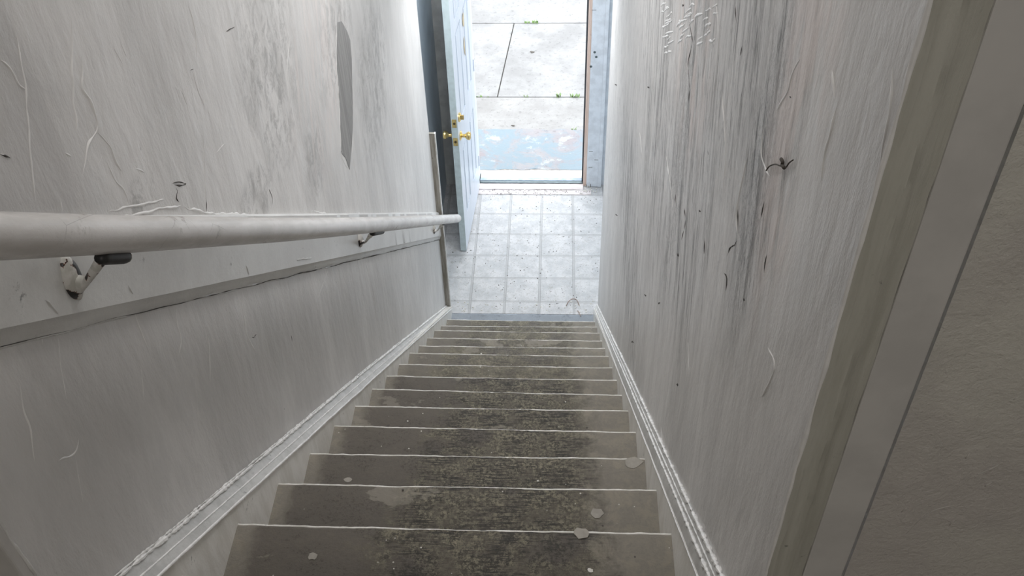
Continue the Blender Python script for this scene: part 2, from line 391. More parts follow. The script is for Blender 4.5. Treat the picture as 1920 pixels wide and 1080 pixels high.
struct('wall_front_header', newbox(DX0-.03, DX1+.03, FY0, FY1, ZL+DH+.03, 1.5), m_vest)
# landing
struct('floor_landing', newbox(VXL, VXR, 3.5845, 4.815, ZL-.1, ZL), m_tile)
# board nailed to the end of the left wall
bm = newbox(XL-.05, -.458, 3.603, 3.618, ZL, onx(805, 258, XL).z+.02, bev=.001)
o = struct('trim_1', bm, m_bare, label='bare grimy upright board end against the left wall corner')
bm = newbox(-.4625, -.4555, 3.600, 3.6205, ZL, onx(805, 258, XL).z+.021, bev=.002)
obj('edge_bead', bm, m_trim, o, label='white painted edge')
# ------------------------------------------------------------------ paint ridges, cracks and patches on the walls
def smooth_path(P, step):
    out = []
    n = len(P)
    for i in range(n-1):
        p0, p1, p2, p3 = P[max(i-1, 0)], P[i], P[i+1], P[min(i+2, n-1)]
        k = max(2, int((p2-p1).length/step))
        for j in range(k):
            t = j/k
            out.append(.5*((2*p1)+(p2-p0)*t+(2*p0-5*p1+4*p2-p3)*t*t+(3*p1-p0-3*p2+p3)*t**3))
    out.append(P[-1]); return out
def ridge(px, X, wd, ht, mat, parent, name='paint_ridge', side=1, jag=.5, step=.006):
    P = smooth_path([onx(x, y, X) for x, y in px], step)
    if len(P) < 3: P = [P[0].lerp(P[-1], i/4) for i in range(5)]
    bm = bmesh.new(); rows = []; n = len(P); ph = random.random()*50
    for i, p in enumerate(P):
        t = (P[min(i+1, n-1)]-P[max(i-1, 0)]).normalized(); s = Vector((0, -t.z, t.y))
        tp = min(1, i/(n*.12+1), (n-1-i)/(n*.12+1)); tp = max(tp, .04)
        k = tp*(1+jag*nz(i*.35, ph, 0)*1.6); k = max(k, .04)
        off = s*(nz(i*.22, ph, 5)*wd*jag)
        q = p+off
        rows.append([bm.verts.new(q-s*wd*k*.5-Vector((side*.0006, 0, 0))), bm.verts.new(q-s*wd*k*.12+Vector((side*ht*k, 0, 0))),
                     bm.verts.new(q+s*wd*k*.2+Vector((side*ht*k*.8, 0, 0))), bm.verts.new(q+s*wd*k*.5-Vector((side*.0006, 0, 0)))])
    for i in range(n-1):
        for k in range(3): bm.faces.new((rows[i][k], rows[i][k+1], rows[i+1][k+1], rows[i+1][k]))
    return obj(name, bm, mat, parent, smooth=True)
A = 2.2326
up = [([(295,60),(300,130),(305,210),(300,290),(308,350),(305,430),(320,500),(318,570)], 6, 2),
 ([(340,230),(345,300),(345,370),(380,430),(405,500),(405,550),(370,610),(355,690),(345,740)], 6, 2.4),
 ([(405,550),(440,590),(465,620),(485,680),(510,720)], 5, 2),
 ([(450,690),(480,750),(520,800),(540,860)], 4, 1.5),
 ([(785,20),(810,90),(820,160),(825,240)], 5, 1.8), ([(805,300),(830,380),(855,440)], 4, 1.4),
 ([(0,250),(50,300),(80,350),(110,375)], 5, 2), ([(0,645),(45,665)], 3, 1.2),
 ([(60,110),(75,180),(95,290),(110,400),(125,620),(150,860)], 5, 1.4),
 ([(500,910),(600,890),(700,870),(760,860)], 6, 2.6), ([(455,888),(560,862),(690,838)], 5, 1.6),
 ([(760,862),(860,890),(960,895),(1050,905),(1130,914)], 7, 2.6), ([(850,560),(860,760),(862,890)], 3, 1.2),
 ([(1120,620),(1122,760),(1125,850)], 5, 1.2), ([(565,705),(605,720)], 6, 1.8), ([(1205,730),(1210,880)], 4, 1),
 ([(1478,520),(1476,640),(1500,790),(1490,890)], 7, 1.8), ([(1300,880),(1420,905),(1500,895),(1560,905)], 7, 2.2),
 ([(1410,95),(1408,270),(1420,420),(1428,640),(1462,712)], 7, 2), ([(1470,180),(1476,470),(1474,640)], 6, 1.2),
 ([(270,640),(300,655)], 4, 1.5), ([(500,170),(530,240)], 4, 1.2), ([(470,190),(515,270)], 3, 1),
 ([(430,650),(410,700)], 3, 1.2), ([(940,600),(905,640)], 3, 1), ([(760,380),(785,445)], 3, 1.2), ([(250,830),(262,890)], 4, 1.5),
 ([(1215,150),(1200,330),(1225,520)], 4, 1), ([(1580,60),(1600,300),(1640,560)], 5, 1), ([(1700,100),(1720,330),(1750,640)], 5, 1)]
for pts, wd, ht in up: ridge([(x/A, y/A) for x, y in pts], XL, wd/1000, ht/1600, m_ridge, wall_left)
B = 2.0775
low = [([(518,45),(545,120),(575,195)], 4, 2), ([(225,150),(240,280),(262,400)], 3, 1.2), ([(75,320),(95,440),(120,520),(135,640)], 4, 1.4),
 ([(228,632),(270,615),(300,585),(308,545)], 5, 2), ([(680,20),(690,90),(705,160),(695,230)], 5, 1.6), ([(805,120),(815,200),(820,330)], 5, 1.6),
 ([(545,240),(555,330),(560,400)], 4, 1), ([(755,250),(768,400),(775,520)], 3, .9), ([(160,140),(165,180)], 4, 1.6), ([(290,600),(310,720),(325,800)], 3, .8)]
for pts, wd, ht in low: ridge([(x/B, 560+y/B) for x, y in pts], XL, wd/1000, ht/1600, m_ridge, wall_left)
D = 3.858
for pts, wd, ht in [([(5,680),(30,830),(45,950),(110,1075)], 7, 1.8), ([(900,400),(940,560),(950,640),(990,830),(1010,1000)], 6, 1.4),
 ([(960,640),(978,720),(975,800)], 6, 1.8), ([(1270,400),(1275,540)], 6, 1.2), ([(1235,440),(1225,620)], 6, 1.2), ([(1060,700),(1065,760)], 5, 1.2), ([(640,480),(560,700)], 5, .8)]:
    ridge([(450+x/D, 380+y/D) for x, y in pts], XL, wd/1000, ht/1600, m_ridge, wall_left)
# rough broken rim where the wall turns into the doorway (left)
ridge([(0, 976), (10, 993), (22, 1017), (45, 1046), (72, 1083)], XL, .006, .002, m_trim, wall_left)
# dark scuffs on the left wall
for pts in [[(720,770),(745,762),(778,768),(750,776),(725,772)], [(735,780),(745,800),(738,830),(752,850)], [(1125,790),(1140,830),(1138,860)], [(795,295),(812,290)], [(945,130),(985,112)], [(860,770),(865,890)],
            [(0,650),(45,663)]]:
    ridge([(x/A, y/A) for x, y in pts], XL, .0022, .0008, m_crack, wall_left, 'dark_scuff', jag=1.2)
for pts in [[(1078,465),(1085,455)], [(476,632),(481,627)], [(545,630),(548,640)], [(472,633),(479,631)]]:
    ridge(pts, XL, .005, .001, m_crack, wall_left, 'dark_scuff', jag=1.2)
# long missing strip of wall coat, grey board showing
px = [(632,42),(640,40),(650,58),(656,75),(659,110),(660,160),(661,205),(661,240),(659,275),(655,318),(648,297),(639,285),(640,262),(637,225),(636,190),(632,130),(631,90)]
bm = bmesh.new(); vs = [bm.verts.new(onx(x, y, XL)+Vector((.0012, 0, 0))) for x, y in px]; f = bm.faces.new(vs)
r = bmesh.ops.extrude_face_region(bm, geom=[f])
for g in r['geom']:
    if isinstance(g, bmesh.types.BMVert): g.co.x -= .004
bmesh.ops.triangulate(bm, faces=[f_ for f_ in bm.faces if len(f_.verts) > 4])
obj('exposed_board', bm, m_exp, wall_left, label='long bare grey strip where the wall coat is missing')
# right wall: scratches, cracks and a loose thread
E_ = 1.928
rr = random.Random(3)
for (x0, x1, y0, y1, n) in ((318, 352, 15, 200, 13), (378, 420, 40, 165, 10), (425, 520, 15, 175, 14)):
    for i in range(n):
        x = rr.uniform(x0, x1); y = y0+(y1-y0)*(i+rr.random()*.5)/n; l = rr.uniform(14, 34); a = rr.uniform(-.75, -.2)
        ridge([(1070+x/E_, y/E_), (1070+(x+l*math.cos(a))/E_, (y+l*math.sin(a))/E_)], XR, .006, .0013, m_ridge, wall_right, 'scratch_ridge', side=-1)
for pts in [[(829,215),(800,270),(785,330),(750,390),(745,430)], [(525,0),(535,120),(530,210)], [(300,100),(298,300),(290,520)], [(345,560),(365,700),(370,760)], [(640,560),(600,760),(606,860)],
            [(545,330),(560,520),(550,700)], [(250,480),(258,560)], [(205,100),(200,420)], [(700,440),(690,560),(720,640)]]:
    ridge([(1070+x/E_, y/E_) for x, y in pts], XR, .005, .0010, m_ridge, wall_right, side=-1)
for pts in [[(428,80),(440,150),(425,230),(430,330),(422,400)], [(596,20),(598,90)], [(620,165),(612,200)], [(325,280),(322,340)], [(700,725),(690,790)], [(605,755),(604,850)], [(485,860),(483,920)],
            [(380,700),(377,740)], [(565,925),(575,900),(592,885)], [(552,980),(565,1010),(560,1050)], [(710,920),(700,990)], [(408,740),(415,800),(400,870)], [(590,890),(600,870)], [(495,540),(500,556)]]:
    ridge([(1070+x/E_, y/E_) for x, y in pts], XR, .0035, .0008, m_crack, wall_right, 'dark_crack', side=-1, jag=1.3)
for x, y in [(1214,163),(1269,477),(1310,395),(1154,402),(1153,158),(1279,8),(1234,567),(1208,553),(1480,180),(1268,720),(1184,640),(1393,560)]:
    ridge([(x, y), (x+4, y+2)], XR, .006, .001, m_crack, wall_right, 'dark_scuff', side=-1)
# far right plaster relief on the stair side near the casing
for pts in [[(1570,200),(1560,240),(1548,285),(1540,340)], [(1560,130),(1566,190)], [(1440,650),(1452,690),(1428,745)], [(1290,640),(1292,700)], [(1240,800),(1242,830)], [(1675,120),(1668,210),(1650,300)]]:
    ridge(pts, XR, .006, .0013, m_ridge, wall_right, side=-1)
# ------------------------------------------------------------------ doorway casing at the top of the stairs
case = empty('door_casing', (.52, -.25, 0), 'dull grey painted casing along the right side of the top doorway', 'door casing')
bm = bmesh.new()
prof = [(XR-.0025, -.2455), (XR-.003, -.250), (XR+.004, -.2535), (XR+.009, -.2515), (XR+.018, -.2525), (XR+.022, -.2565), (XR+.027, -.2530), (XR+.036, -.2500), (XR+.042, -.2480), (XR+.042, -.2455)]
zz = [i*.012 for i in range(int(2.1/.012)+1)]
rows = []
for z in zz:
    rows.append([bm.verts.new((x+(.0016*nz(z*22, i*.4, 0) if 0 < i < 9 else 0)+(.0022*nz(z*9, 9, 0) if i in (1, 2) else 0), y+(.0012*nz(z*26, i, 3) if 0 < i < 9 else 0), z)) for i, (x, y) in enumerate(prof)])
for i in range(len(rows)-1):
    for k in range(len(prof)-1): bm.faces.new((rows[i][k], rows[i][k+1], rows[i+1][k+1], rows[i+1][k]))
obj('inner_moulding', bm, m_case, case, smooth='auto', label='olive grey ridged inner edge of the casing')
bm = newbox(XR+.042, XR+.0895, -.2500, -.2450, 0, 2.1, bev=.002); obj('flat_board', bm, m_caseflat, case)
# white chipped rim on the corner
bm = bmesh.new(); P = []
for i in range(160):
    z = i*.0125; P.append((XR-.0030+.0008*nz(z*30, 2, 0), -.2495, z))
tube(bm, P, [max(.0008, .0022+.0018*nz(p[2]*17, 0, 8)) for p in P], 6); obj('chipped_rim', bm, m_ridge, case, smooth=True, label='white chipped paint rim')
hall_r = bpy.data.objects['wall_hall_right']
for pts in [[(1700,1000),(1745,960),(1800,945)], [(1830,890),(1860,878),(1880,866)], [(1846,912),(1860,904)], [(1690,960),(1702,950)], [(1780,985),(1790,975)], [(1810,860),(1818,850)], [(1900,750),(1912,742)], [(1730,650),(1736,640)]]:
    P = [ony(x, y, -.2300) for x, y in pts]; P = smooth_path(P, .004) if len(P) > 1 else P
    bm = bmesh.new(); n_ = len(P); tube(bm, P, [max(.0003, .0011*math.sin(math.pi*(i+.5)/n_)*(1+nz(i*.9, pts[0][0], 0))) for i in range(n_)], 6); obj('paint_ridge', bm, m_hall, hall_r, smooth=True)
casel = empty('door_casing', (-.52, -.25, 0), 'dull grey painted casing at the lower left corner beside the stair top', 'door casing')
obj('flat_board', newbox(XL-.09, XL+.001, -.2485, -.2300, 0, 2.1, bev=.003), m_caseflat, casel)
# ------------------------------------------------------------------ staircase
NL = [None,(444,981),(523,905),(583,849),(632,797),(668,760),(700,728),(726,704),(749,682),(767.2,661.2),(784.7,647.5),(799,632.6),(812.6,618.4),(825.6,610.3),(840,598.6),None]
NR = [None,(1259,999.5),(1228,918),(1207,859),(1193,809),(1180,769),(1170,740),(1160,712),(1151.5,688.4),(1143.8,667.6),(1136.6,652.3),(1129.9,638.5),(1123.7,623.8),(1117,612.5),(1111,602.8),None]
stair = empty('staircase', (0, 0, 0), 'steep straight staircase with grimy worn painted treads going down to the door', 'staircase')
levels = []
for k in range(16):
    y = k*RUN
    if k == 0: a, c = onx(340, 1068, -.45).z, None; zl_, zr_ = .004, -.002
    elif NL[k] is None: zl_ = zr_ = ZL
    else:
        zl_, zr_ = ony(*NL[k], y).z, ony(*NR[k], y).z
        m_ = -k*RISE
        zl_ = m_+max(-.014, min(.014, zl_-m_)); zr_ = m_+max(-.014, min(.014, zr_-m_))
    levels.append((y, zl_, zr_))
X0, X1 = -.452, .452
def sheet_tread(k):
    y1, za, zb = levels[k]; y0 = (-.13 if k == 0 else y1-RUN-.004)
    bm = bmesh.new(); nx = 70; rnd = .010
    prof = [(y0, 0)]+[(y0+(y1-rnd-y0)*i/6, 0) for i in range(1, 7)]+[(y1-rnd+rnd*math.sin(a), -rnd+rnd*math.cos(a)) for a in (.4, .8, 1.2, 1.57)]+[(y1, -.024), (y1-.003, -.030), (y0, -.030)]
    rows = []
    for i in range(nx+1):
        x = X0+(X1-X0)*i/nx; t = (x-X0)/(X1-X0); z = za+(zb-za)*t
        row = []
        for j, (y, dz) in enumerate(prof):
            jy = 0; jz = 0
            if 5 <= j <= 10:
                jy = .0022*nz(x*9, k*3.3, 1)+.0012*nz(x*40, k*2, 4); jz = .0012*nz(x*14, k*5, 9)
            # slight dishing where feet fall
            if j <= 7: jz -= .003*math.exp(-((x-.02)/.22)**2)*(j/7)
            row.append(bm.verts.new((x, y+jy, z+dz+jz)))
        rows.append(row)
    m = len(prof)
    for i in range(nx):
        for j in range(m): bm.faces.new((rows[i][j], rows[i][(j+1) % m], rows[i+1][(j+1) % m], rows[i+1][j]))
    bm.faces.new(rows[0]); bm.faces.new(rows[-1])
    return bm
for k in range(15):
    t = obj('tread', sheet_tread(k), treadm[(0, 1, 0, 1, 0, 1, 0, 0, 2, 2, 2, 2, 2, 2, 2)[k]], stair, smooth='auto')
    y1, za, zb = levels[k]
    # chipped paint bead along the nosing, with the door-light highlight painted in
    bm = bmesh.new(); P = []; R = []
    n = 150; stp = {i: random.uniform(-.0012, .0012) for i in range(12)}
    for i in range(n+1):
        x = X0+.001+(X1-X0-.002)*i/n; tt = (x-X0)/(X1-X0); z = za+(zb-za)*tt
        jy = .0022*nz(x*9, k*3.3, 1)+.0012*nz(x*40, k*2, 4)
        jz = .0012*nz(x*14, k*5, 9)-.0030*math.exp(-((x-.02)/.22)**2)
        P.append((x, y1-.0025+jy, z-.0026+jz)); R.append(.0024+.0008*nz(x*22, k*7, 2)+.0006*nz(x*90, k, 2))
    tube(bm, P, R, 8); obj('nosing_highlight', bm, m_nose, t, smooth=True, label='pale chipped front edge, lit highlight painted in')
    # riser
    z0 = (za+zb)/2-.029; z1 = (levels[k+1][1]+levels[k+1][2])/2-.004
    obj('riser', newbox(X0, X1, y1-.028, y1-.012, z1, z0), m_riser, stair)
# landing edge strip
bm = bmesh.new(); P = [(-.46+i*.0115, 3.580+.002*nz(i*.4, 0, 0), ZL-.006+.0015*nz(i*.3, 7, 0)) for i in range(81)]
tube(bm, P, .005, 8); obj('landing_nosing', bm, m_edge, stair, smooth=True, label='blue painted landing edge')
bm = newbox(XL, XR, 3.325, 3.5775, ZL-.03, ZL-.0012, bev=.001)
obj('bottom_board', bm, m_bluestep, stair, label='blue grey painted board at landing level below the last step')
# skirt boards and their mouldings, swept down the slope
def nose(y): return -RISE/RUN*y
def sweep(prof, y0, y1, n, jit, seedv, taper=None):
    bm = bmesh.new(); rows = []
    for i in range(n+1):
        y = y0+(y1-y0)*i/n; row = []
        for j, (x, dz, am) in enumerate(prof):
            s = 1 if taper is None else taper(y)
            row.append(bm.verts.new((x+am*jit*nz(y*13, j*.9, seedv)+am*jit*1.0*max(0, am-.9)*nz(y*130, j*1.3, seedv), y, nose(y)+dz*s+am*jit*1.3*nz(y*8, j*.4, seedv+4)+am*jit*1.5*max(0, am-.9)*nz(y*95, j*.9, seedv+9))))
        rows.append(row)
    for i in range(n):
        for j in range(len(prof)-1): bm.faces.new((rows[i][j], rows[i][j+1], rows[i+1][j+1], rows[i+1][j]))
    bm.faces.new(rows[0]); bm.faces.new(rows[-1]); return bm
tl = lambda y: 1-.30*max(0, min(1, (y-1.5)/2.1))
skl = obj('skirt_board', sweep([(XL, -.30, 0), (-.4500, -.30, 0), (-.4500, -.10, 0), (-.4500, .056, .4), (-.458, .056, 0), (XL, .056, 0)], -.12, 3.598, 120, .0012, 1, None), m_skirt, stair, label='grubby cream left skirt board beside the treads')
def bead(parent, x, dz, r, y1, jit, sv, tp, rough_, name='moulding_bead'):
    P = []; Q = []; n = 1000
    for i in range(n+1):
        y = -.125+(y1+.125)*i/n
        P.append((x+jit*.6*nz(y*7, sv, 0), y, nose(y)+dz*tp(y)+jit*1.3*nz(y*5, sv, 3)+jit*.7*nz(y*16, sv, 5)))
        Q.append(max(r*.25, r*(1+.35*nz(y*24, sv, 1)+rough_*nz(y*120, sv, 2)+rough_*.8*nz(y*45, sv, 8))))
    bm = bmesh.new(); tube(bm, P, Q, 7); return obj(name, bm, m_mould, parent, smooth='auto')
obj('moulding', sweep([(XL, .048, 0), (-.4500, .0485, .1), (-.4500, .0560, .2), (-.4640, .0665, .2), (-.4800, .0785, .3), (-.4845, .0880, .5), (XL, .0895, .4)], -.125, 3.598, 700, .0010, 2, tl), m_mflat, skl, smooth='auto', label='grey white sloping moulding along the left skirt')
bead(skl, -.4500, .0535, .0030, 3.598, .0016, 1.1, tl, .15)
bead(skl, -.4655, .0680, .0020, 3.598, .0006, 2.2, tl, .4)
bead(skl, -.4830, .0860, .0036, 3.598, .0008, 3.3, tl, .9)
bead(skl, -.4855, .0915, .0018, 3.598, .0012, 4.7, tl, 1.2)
skr = obj('skirt_board', sweep([(XR, -.30, 0), (.4500, -.30, 0), (.4500, -.10, 0), (.4500, .060, .4), (.458, .060, 0), (XR, .060, 0)], -.13, 3.568, 120, .0012, 5, None), m_skirt, stair, label='cream right skirt board beside the treads')
tr = lambda y: 1-.22*max(0, min(1, (y-1.5)/2.1))
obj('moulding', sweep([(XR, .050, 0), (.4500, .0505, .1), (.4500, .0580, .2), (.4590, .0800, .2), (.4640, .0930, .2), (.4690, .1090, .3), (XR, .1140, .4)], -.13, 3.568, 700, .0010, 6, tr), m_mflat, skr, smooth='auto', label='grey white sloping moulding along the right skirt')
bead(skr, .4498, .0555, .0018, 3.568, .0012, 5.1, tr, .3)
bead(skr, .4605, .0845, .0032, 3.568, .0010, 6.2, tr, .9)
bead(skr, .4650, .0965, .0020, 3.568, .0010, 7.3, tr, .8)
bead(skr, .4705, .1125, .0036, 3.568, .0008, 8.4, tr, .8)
# ------------------------------------------------------------------ handrail board and handrail
BX = XL+.014
def line_dz(px, py, X): p = onx(px, py, X); return p.z-nose(p.y)
dzt = line_dz(430, 402, XL+.008); dzm = line_dz(420, 531, BX); dzb = line_dz(420, 545, XL+.004)
bm = sweep([(XL-.001, dzt, .3), (XL+.010, dzt, .6), (BX, dzt-.006, .4), (BX, (dzt+dzm)/2, .2), (BX, dzm+.004, .2), (BX-.003, dzm, .3), (XL+.0075, (dzm+dzb)/2, .4), (XL+.006, dzb+.004, .5), (XL+.004, dzb-.001, 1.2), (XL+.0035, dzb-.006, 1.6), (XL-.001, dzb-.010, 1)], -.12, 3.598, 700, .0014, 11)
o = struct('trim_2', bm, m_board, label='sloping board behind the handrail with bevelled lower edge', smooth='auto')
bm = bmesh.new(); P = []; Q = []
for i in range(701):
    y = -.12+3.7*i/700; P.append((XL+.0048, y, nose(y)+dzb-.004+.003*nz(y*9, 3, 3))); Q.append(min(1, .35+max(0, y)*.5)*max(.0003, .0010+.0016*nz(y*5, 1, 7)+.0012*nz(y*30, 2, 1)))
tube(bm, P, Q, 5); obj('seam_crack', bm, m_crack, o, label='dark crack under the board')
for pts in [[(84,562),(110,587)], [(500+85,484),(555,487)], [(461,497),(467,516)], [(140,395+60),(143,470)], [(240,535),(250,552)]]:
    if pts[0][1] > 470: ridge(pts, BX, .004, .0015, m_board, o)
RXc = -.405
rail_px = [(-70,441.5),(0,442.5),(120,441),(240,439),(400,434.5),(550,430),(700,421.5),(800,414),(857,409.5)]
rp = [onx(x, y, RXc) for x, y in rail_px]
hand = empty('handrail', rp[0], 'long round pale painted handrail sloping down the left wall', 'handrail')
path = smooth_path(rp, .03)
rad = [.0272 - .0012*min(1, i/len(path)) for i in range(len(path))]
# rounded far end
endp = path[-1]; dd = (path[-1]-path[-2]).normalized()
for a in (.35, .7, 1.05, 1.35, 1.5): path.append(endp+dd*.022*math.sin(a)); rad.append(.026*math.cos(a)**.6)
bm = bmesh.new(); tube(bm, path, rad, 32); obj('rail', bm, m_rail, hand, smooth='auto')
def bracket(ptop, pbot, psad0, psad1, lab):
    top = onx(*ptop, BX); bot = onx(*pbot, BX); c = (top+bot)/2; h = (top-bot).length
    c.x = BX
    br = bpy.data.objects.new('bracket', None); COL.objects.link(br); br.parent = hand; br.location = c-hand.location; br.empty_display_size = .03
    br['label'] = lab
    # saddle runs under the rail
    s0 = onx(*psad0, RXc); s1 = onx(*psad1, RXc)
    def sub(name, bm, mat, smooth=True, label=None):
        me_o = obj(name, bm, mat, None, smooth)
        me_o.parent = br; me_o.matrix_parent_inverse = Matrix.Translation(c).inverted()
        if label: me_o['label'] = label
        return me_o
    # wall plate: pointed oval with domed middle and two screw ends
    bm = bmesh.new(); rings = []
    for lv, (sc, dx) in enumerate(((1, -.002), (1, .003), (.86, .0065), (.55, .011), (.25, .013))):
        ring = []
        for i in range(24):
            a = 2*math.pi*i/24; wv = .021*sc*math.sin(a)*(1-.35*abs(math.cos(a))**3); zv = h*.5*sc*math.cos(a)
            ring.append(bm.verts.new((c.x+dx, c.y+wv, c.z+zv)))
        rings.append(ring)
    for a_, b_ in zip(rings, rings[1:]):
        for i in range(24): bm.faces.new((a_[i], a_[(i+1) % 24], b_[(i+1) % 24], b_[i]))
    bm.faces.new(rings[-1]); bm.faces.new(rings[0]); plate = sub('wall_plate', bm, m_brk)
    for sg in (-1, 1):
        bm = bmesh.new(); lathe(bm, [(.0045, 0), (.0045, .003), (.003, .0045)], (c.x+.003, c.y, c.z+sg*h*.36), (1, 0, 0), 12)
        sub('screw', bm, m_brk)
    # arm: a web that swells at the wall and climbs to the rail
    e = s0.lerp(s1, .15)
    hz = Vector((e.x-c.x, e.y-c.y, 0)); Lh = hz.length; hd = hz.normalized(); sd = Vector((-hd.y, hd.x, 0))
    ez = e.z-c.z
    fr_ = (0, .13, .32, .55, .8, .98)
    up_e = [(0, h*.20), (Lh*.13, h*.08), (Lh*.32, h*.06), (Lh*.55, ez*.42+h*.03), (Lh*.8, ez*.85+.004), (Lh*.98, ez+.006)]
    lo_e = [(Lh*q, -h*.47+(ez-.011+h*.47)*q) for q in fr_]
    bm = bmesh.new(); secs = []
    for (d1, z1), (d2, z2) in zip(up_e, lo_e):
        hh = (z1-z2)/2; m_ = c+hd*((d1+d2)/2)+Vector((0, 0, (z1+z2)/2)); wd = .010
        secs.append([bm.verts.new(m_+sd*wd*math.copysign(abs(math.cos(a))**.7, math.cos(a))+Vector((0, 0, hh*math.sin(a)))) for a in [2*math.pi*q/14 for q in range(14)]])
    for a_, b_ in zip(secs, secs[1:]):
        for q in range(14): bm.faces.new((a_[q], a_[(q+1) % 14], b_[(q+1) % 14], b_[q]))
    bm.faces.new(secs[0]); bm.faces.new(secs[-1]); sub('arm', bm, m_brk)
    bm = bmesh.new()
    ax = (s1-s0).normalized(); rs = []
    L_ = (s1-s0).length
    for i in range(9):
        p = s0+ax*L_*i/8; k = .0098*(1 if 0 < i < 8 else .75)
        rs.append((p, k))
    tube(bm, [p for p, k in rs], [k for p, k in rs], 12); sub('saddle', bm, m_black, label='black unpainted saddle under the rail')
    bm = bmesh.new(); tube(bm, [s1-ax*.001, s1+ax*.0035], [.0085, .006], 10); sub('saddle_tip', bm, m_brk)
bracket((116,478), (148,563), (186,484), (238,482), 'nearest bracket, paint chipped to black and rust')
bracket((672,437), (676,463), (697,437.5), (717,434), 'middle bracket')
bracket((812,422), (814,437), (830,419.5), (841,418.5), 'far bracket at the rail end')
# ------------------------------------------------------------------ front door
hin = Vector((-.352, 4.90, ZL+.012)); fre = Vector((-.398, 4.175, ZL+.012)); ddir = (fre-hin).normalized(); DW = (fre-hin).length
dn = Vector((0, 0, 1)).cross(ddir); dn = dn if dn.x > 0 else -dn
def dpt(s, n, z): return hin+ddir*s+dn*n+Vector((0, 0, z))
TH = .040; DHT = 2.0
def dbox(bm, s0, s1, n0, n1, z0, z1, bev=0):
    r = bmesh.ops.create_cube(bm, size=1); vs = r['verts']
    for v in vs: v.co = dpt((s0+s1)/2+v.co.x*(s1-s0), (n0+n1)/2+v.co.y*(n1-n0), (z0+z1)/2+v.co.z*(z1-z0))
    if bev: bmesh.ops.bevel(bm, geom=list({e for v in vs for e in v.link_edges}), offset=bev, segments=2, affect='EDGES')
    return bm
cols = [(.10, .275), (.405, .60)]; prow = [(.235, .745), (.955, 1.56), (1.635, 1.86)]
# leaf: stiles and rails around recessed fields, both faces (n from -TH to 0)
bm = bmesh.new()
dbox(bm, 0, DW, -TH+.008, -.008, 0, DHT)
ss = [0, .10, .275, .405, .60, DW]
for lo_, hi_ in ((-.0085, 0), (-TH, -TH+.0085)):
    for (a, b_) in ((0, .10), (.275, .405), (.60, DW)): dbox(bm, a, b_, lo_, hi_, 0, DHT)
    for (a, b_) in cols:
        for (z0, z1) in ((0, .235), (.745, .955), (1.56, 1.635), (1.86, DHT)): dbox(bm, a, b_, lo_, hi_, z0, z1)
door = struct('door_1', bm, m_door, label='pale blue white panelled front door standing open inward, brass knobs on its edge')
for (a, b_) in cols:
    for (z0, z1) in prow:
        bm = bmesh.new()
        for lo_, hi_ in ((-.009, -.0015), (-TH+.0015, -TH+.009)):
            dbox(bm, a+.022, b_-.022, lo_, hi_, z0+.022, z1-.022, bev=.003)
        obj('door_panel', bm, m_door, door)
obj('door_edge', dbox(bmesh.new(), DW-.0005, DW+.0012, -TH, 0, 0, DHT), m_dedge, door, label='greenish grey free edge')
ZK = .90
for n0, sg in ((0, 1), (-TH, -1)):
    bm = bmesh.new(); lathe(bm, [(.030, 0), (.031, .004), (.024, .010), (.012, .014), (.0115, .028), (.014, .034), (.023, .043), (.027, .053), (.026, .062), (.017, .067), (.0, .068)], dpt(DW-.062, n0, ZK), dn*sg, 24)
    obj('door_knob', bm, m_brass, door, smooth='auto', label='brass knob')
bm = bmesh.new(); lathe(bm, [(.029, 0), (.029, .008), (.024, .012), (.0, .013)], dpt(DW-.062, 0, ZK+.135), dn, 24)
box_ = dbox(bm, DW-.066, DW-.058, .012, .028, ZK+.122, ZK+.148, bev=.002)
obj('deadbolt_thumbturn', bm, m_brass, door, smooth='auto')
for z in (ZK-.005, ZK+.13):
    bm = bmesh.new(); dbox(bm, DW+.0005, DW+.0030, -TH/2-.0125, -TH/2+.0125, z-.028, z+.028, bev=.001)
    p = obj('latch_plate', bm, m_brass, door)
    bm = bmesh.new(); lathe(bm, [(.008, 0), (.008, .003), (.0, .004)], dpt(DW+.002, -TH/2, z), ddir, 14)
    c_ = obj('latch_hole', bm, m_brassd, door)
# torn paper left on the door
for (s, z, w_, h_) in ((.30, 1.50, .055, .09), (.315, 1.33, .03, .13)):
    bm = bmesh.new(); ring = []
    for i in range(12):
        a = 2*math.pi*i/12; q = 1+.35*nz(i*1.3, s*9, z)
        ring.append(bm.verts.new(dpt(s+w_*.5*math.cos(a)*q, .0022+.004*abs(math.sin(a)), z+h_*.5*math.sin(a)*q)))
    f = bm.faces.new(ring); r = bmesh.ops.extrude_face_region(bm, geom=[f])
    for g in r['geom']:
        if isinstance(g, bmesh.types.BMVert): g.co -= dn*.0012
    obj('torn_paper', bm, m_torn, door, label='torn tan paper scrap')
bm = bmesh.new(); dbox(bm, .405, .60, -.0004, .0006, .985, 1.0); bm.free()
# hinges
for z in (.22, 1.0, 1.78):
    bm = bmesh.new(); tube(bm, [dpt(-.006, .002, z-.045), dpt(-.006, .002, z+.045)], .005, 10); obj('hinge', bm, m_door, door, smooth='auto')
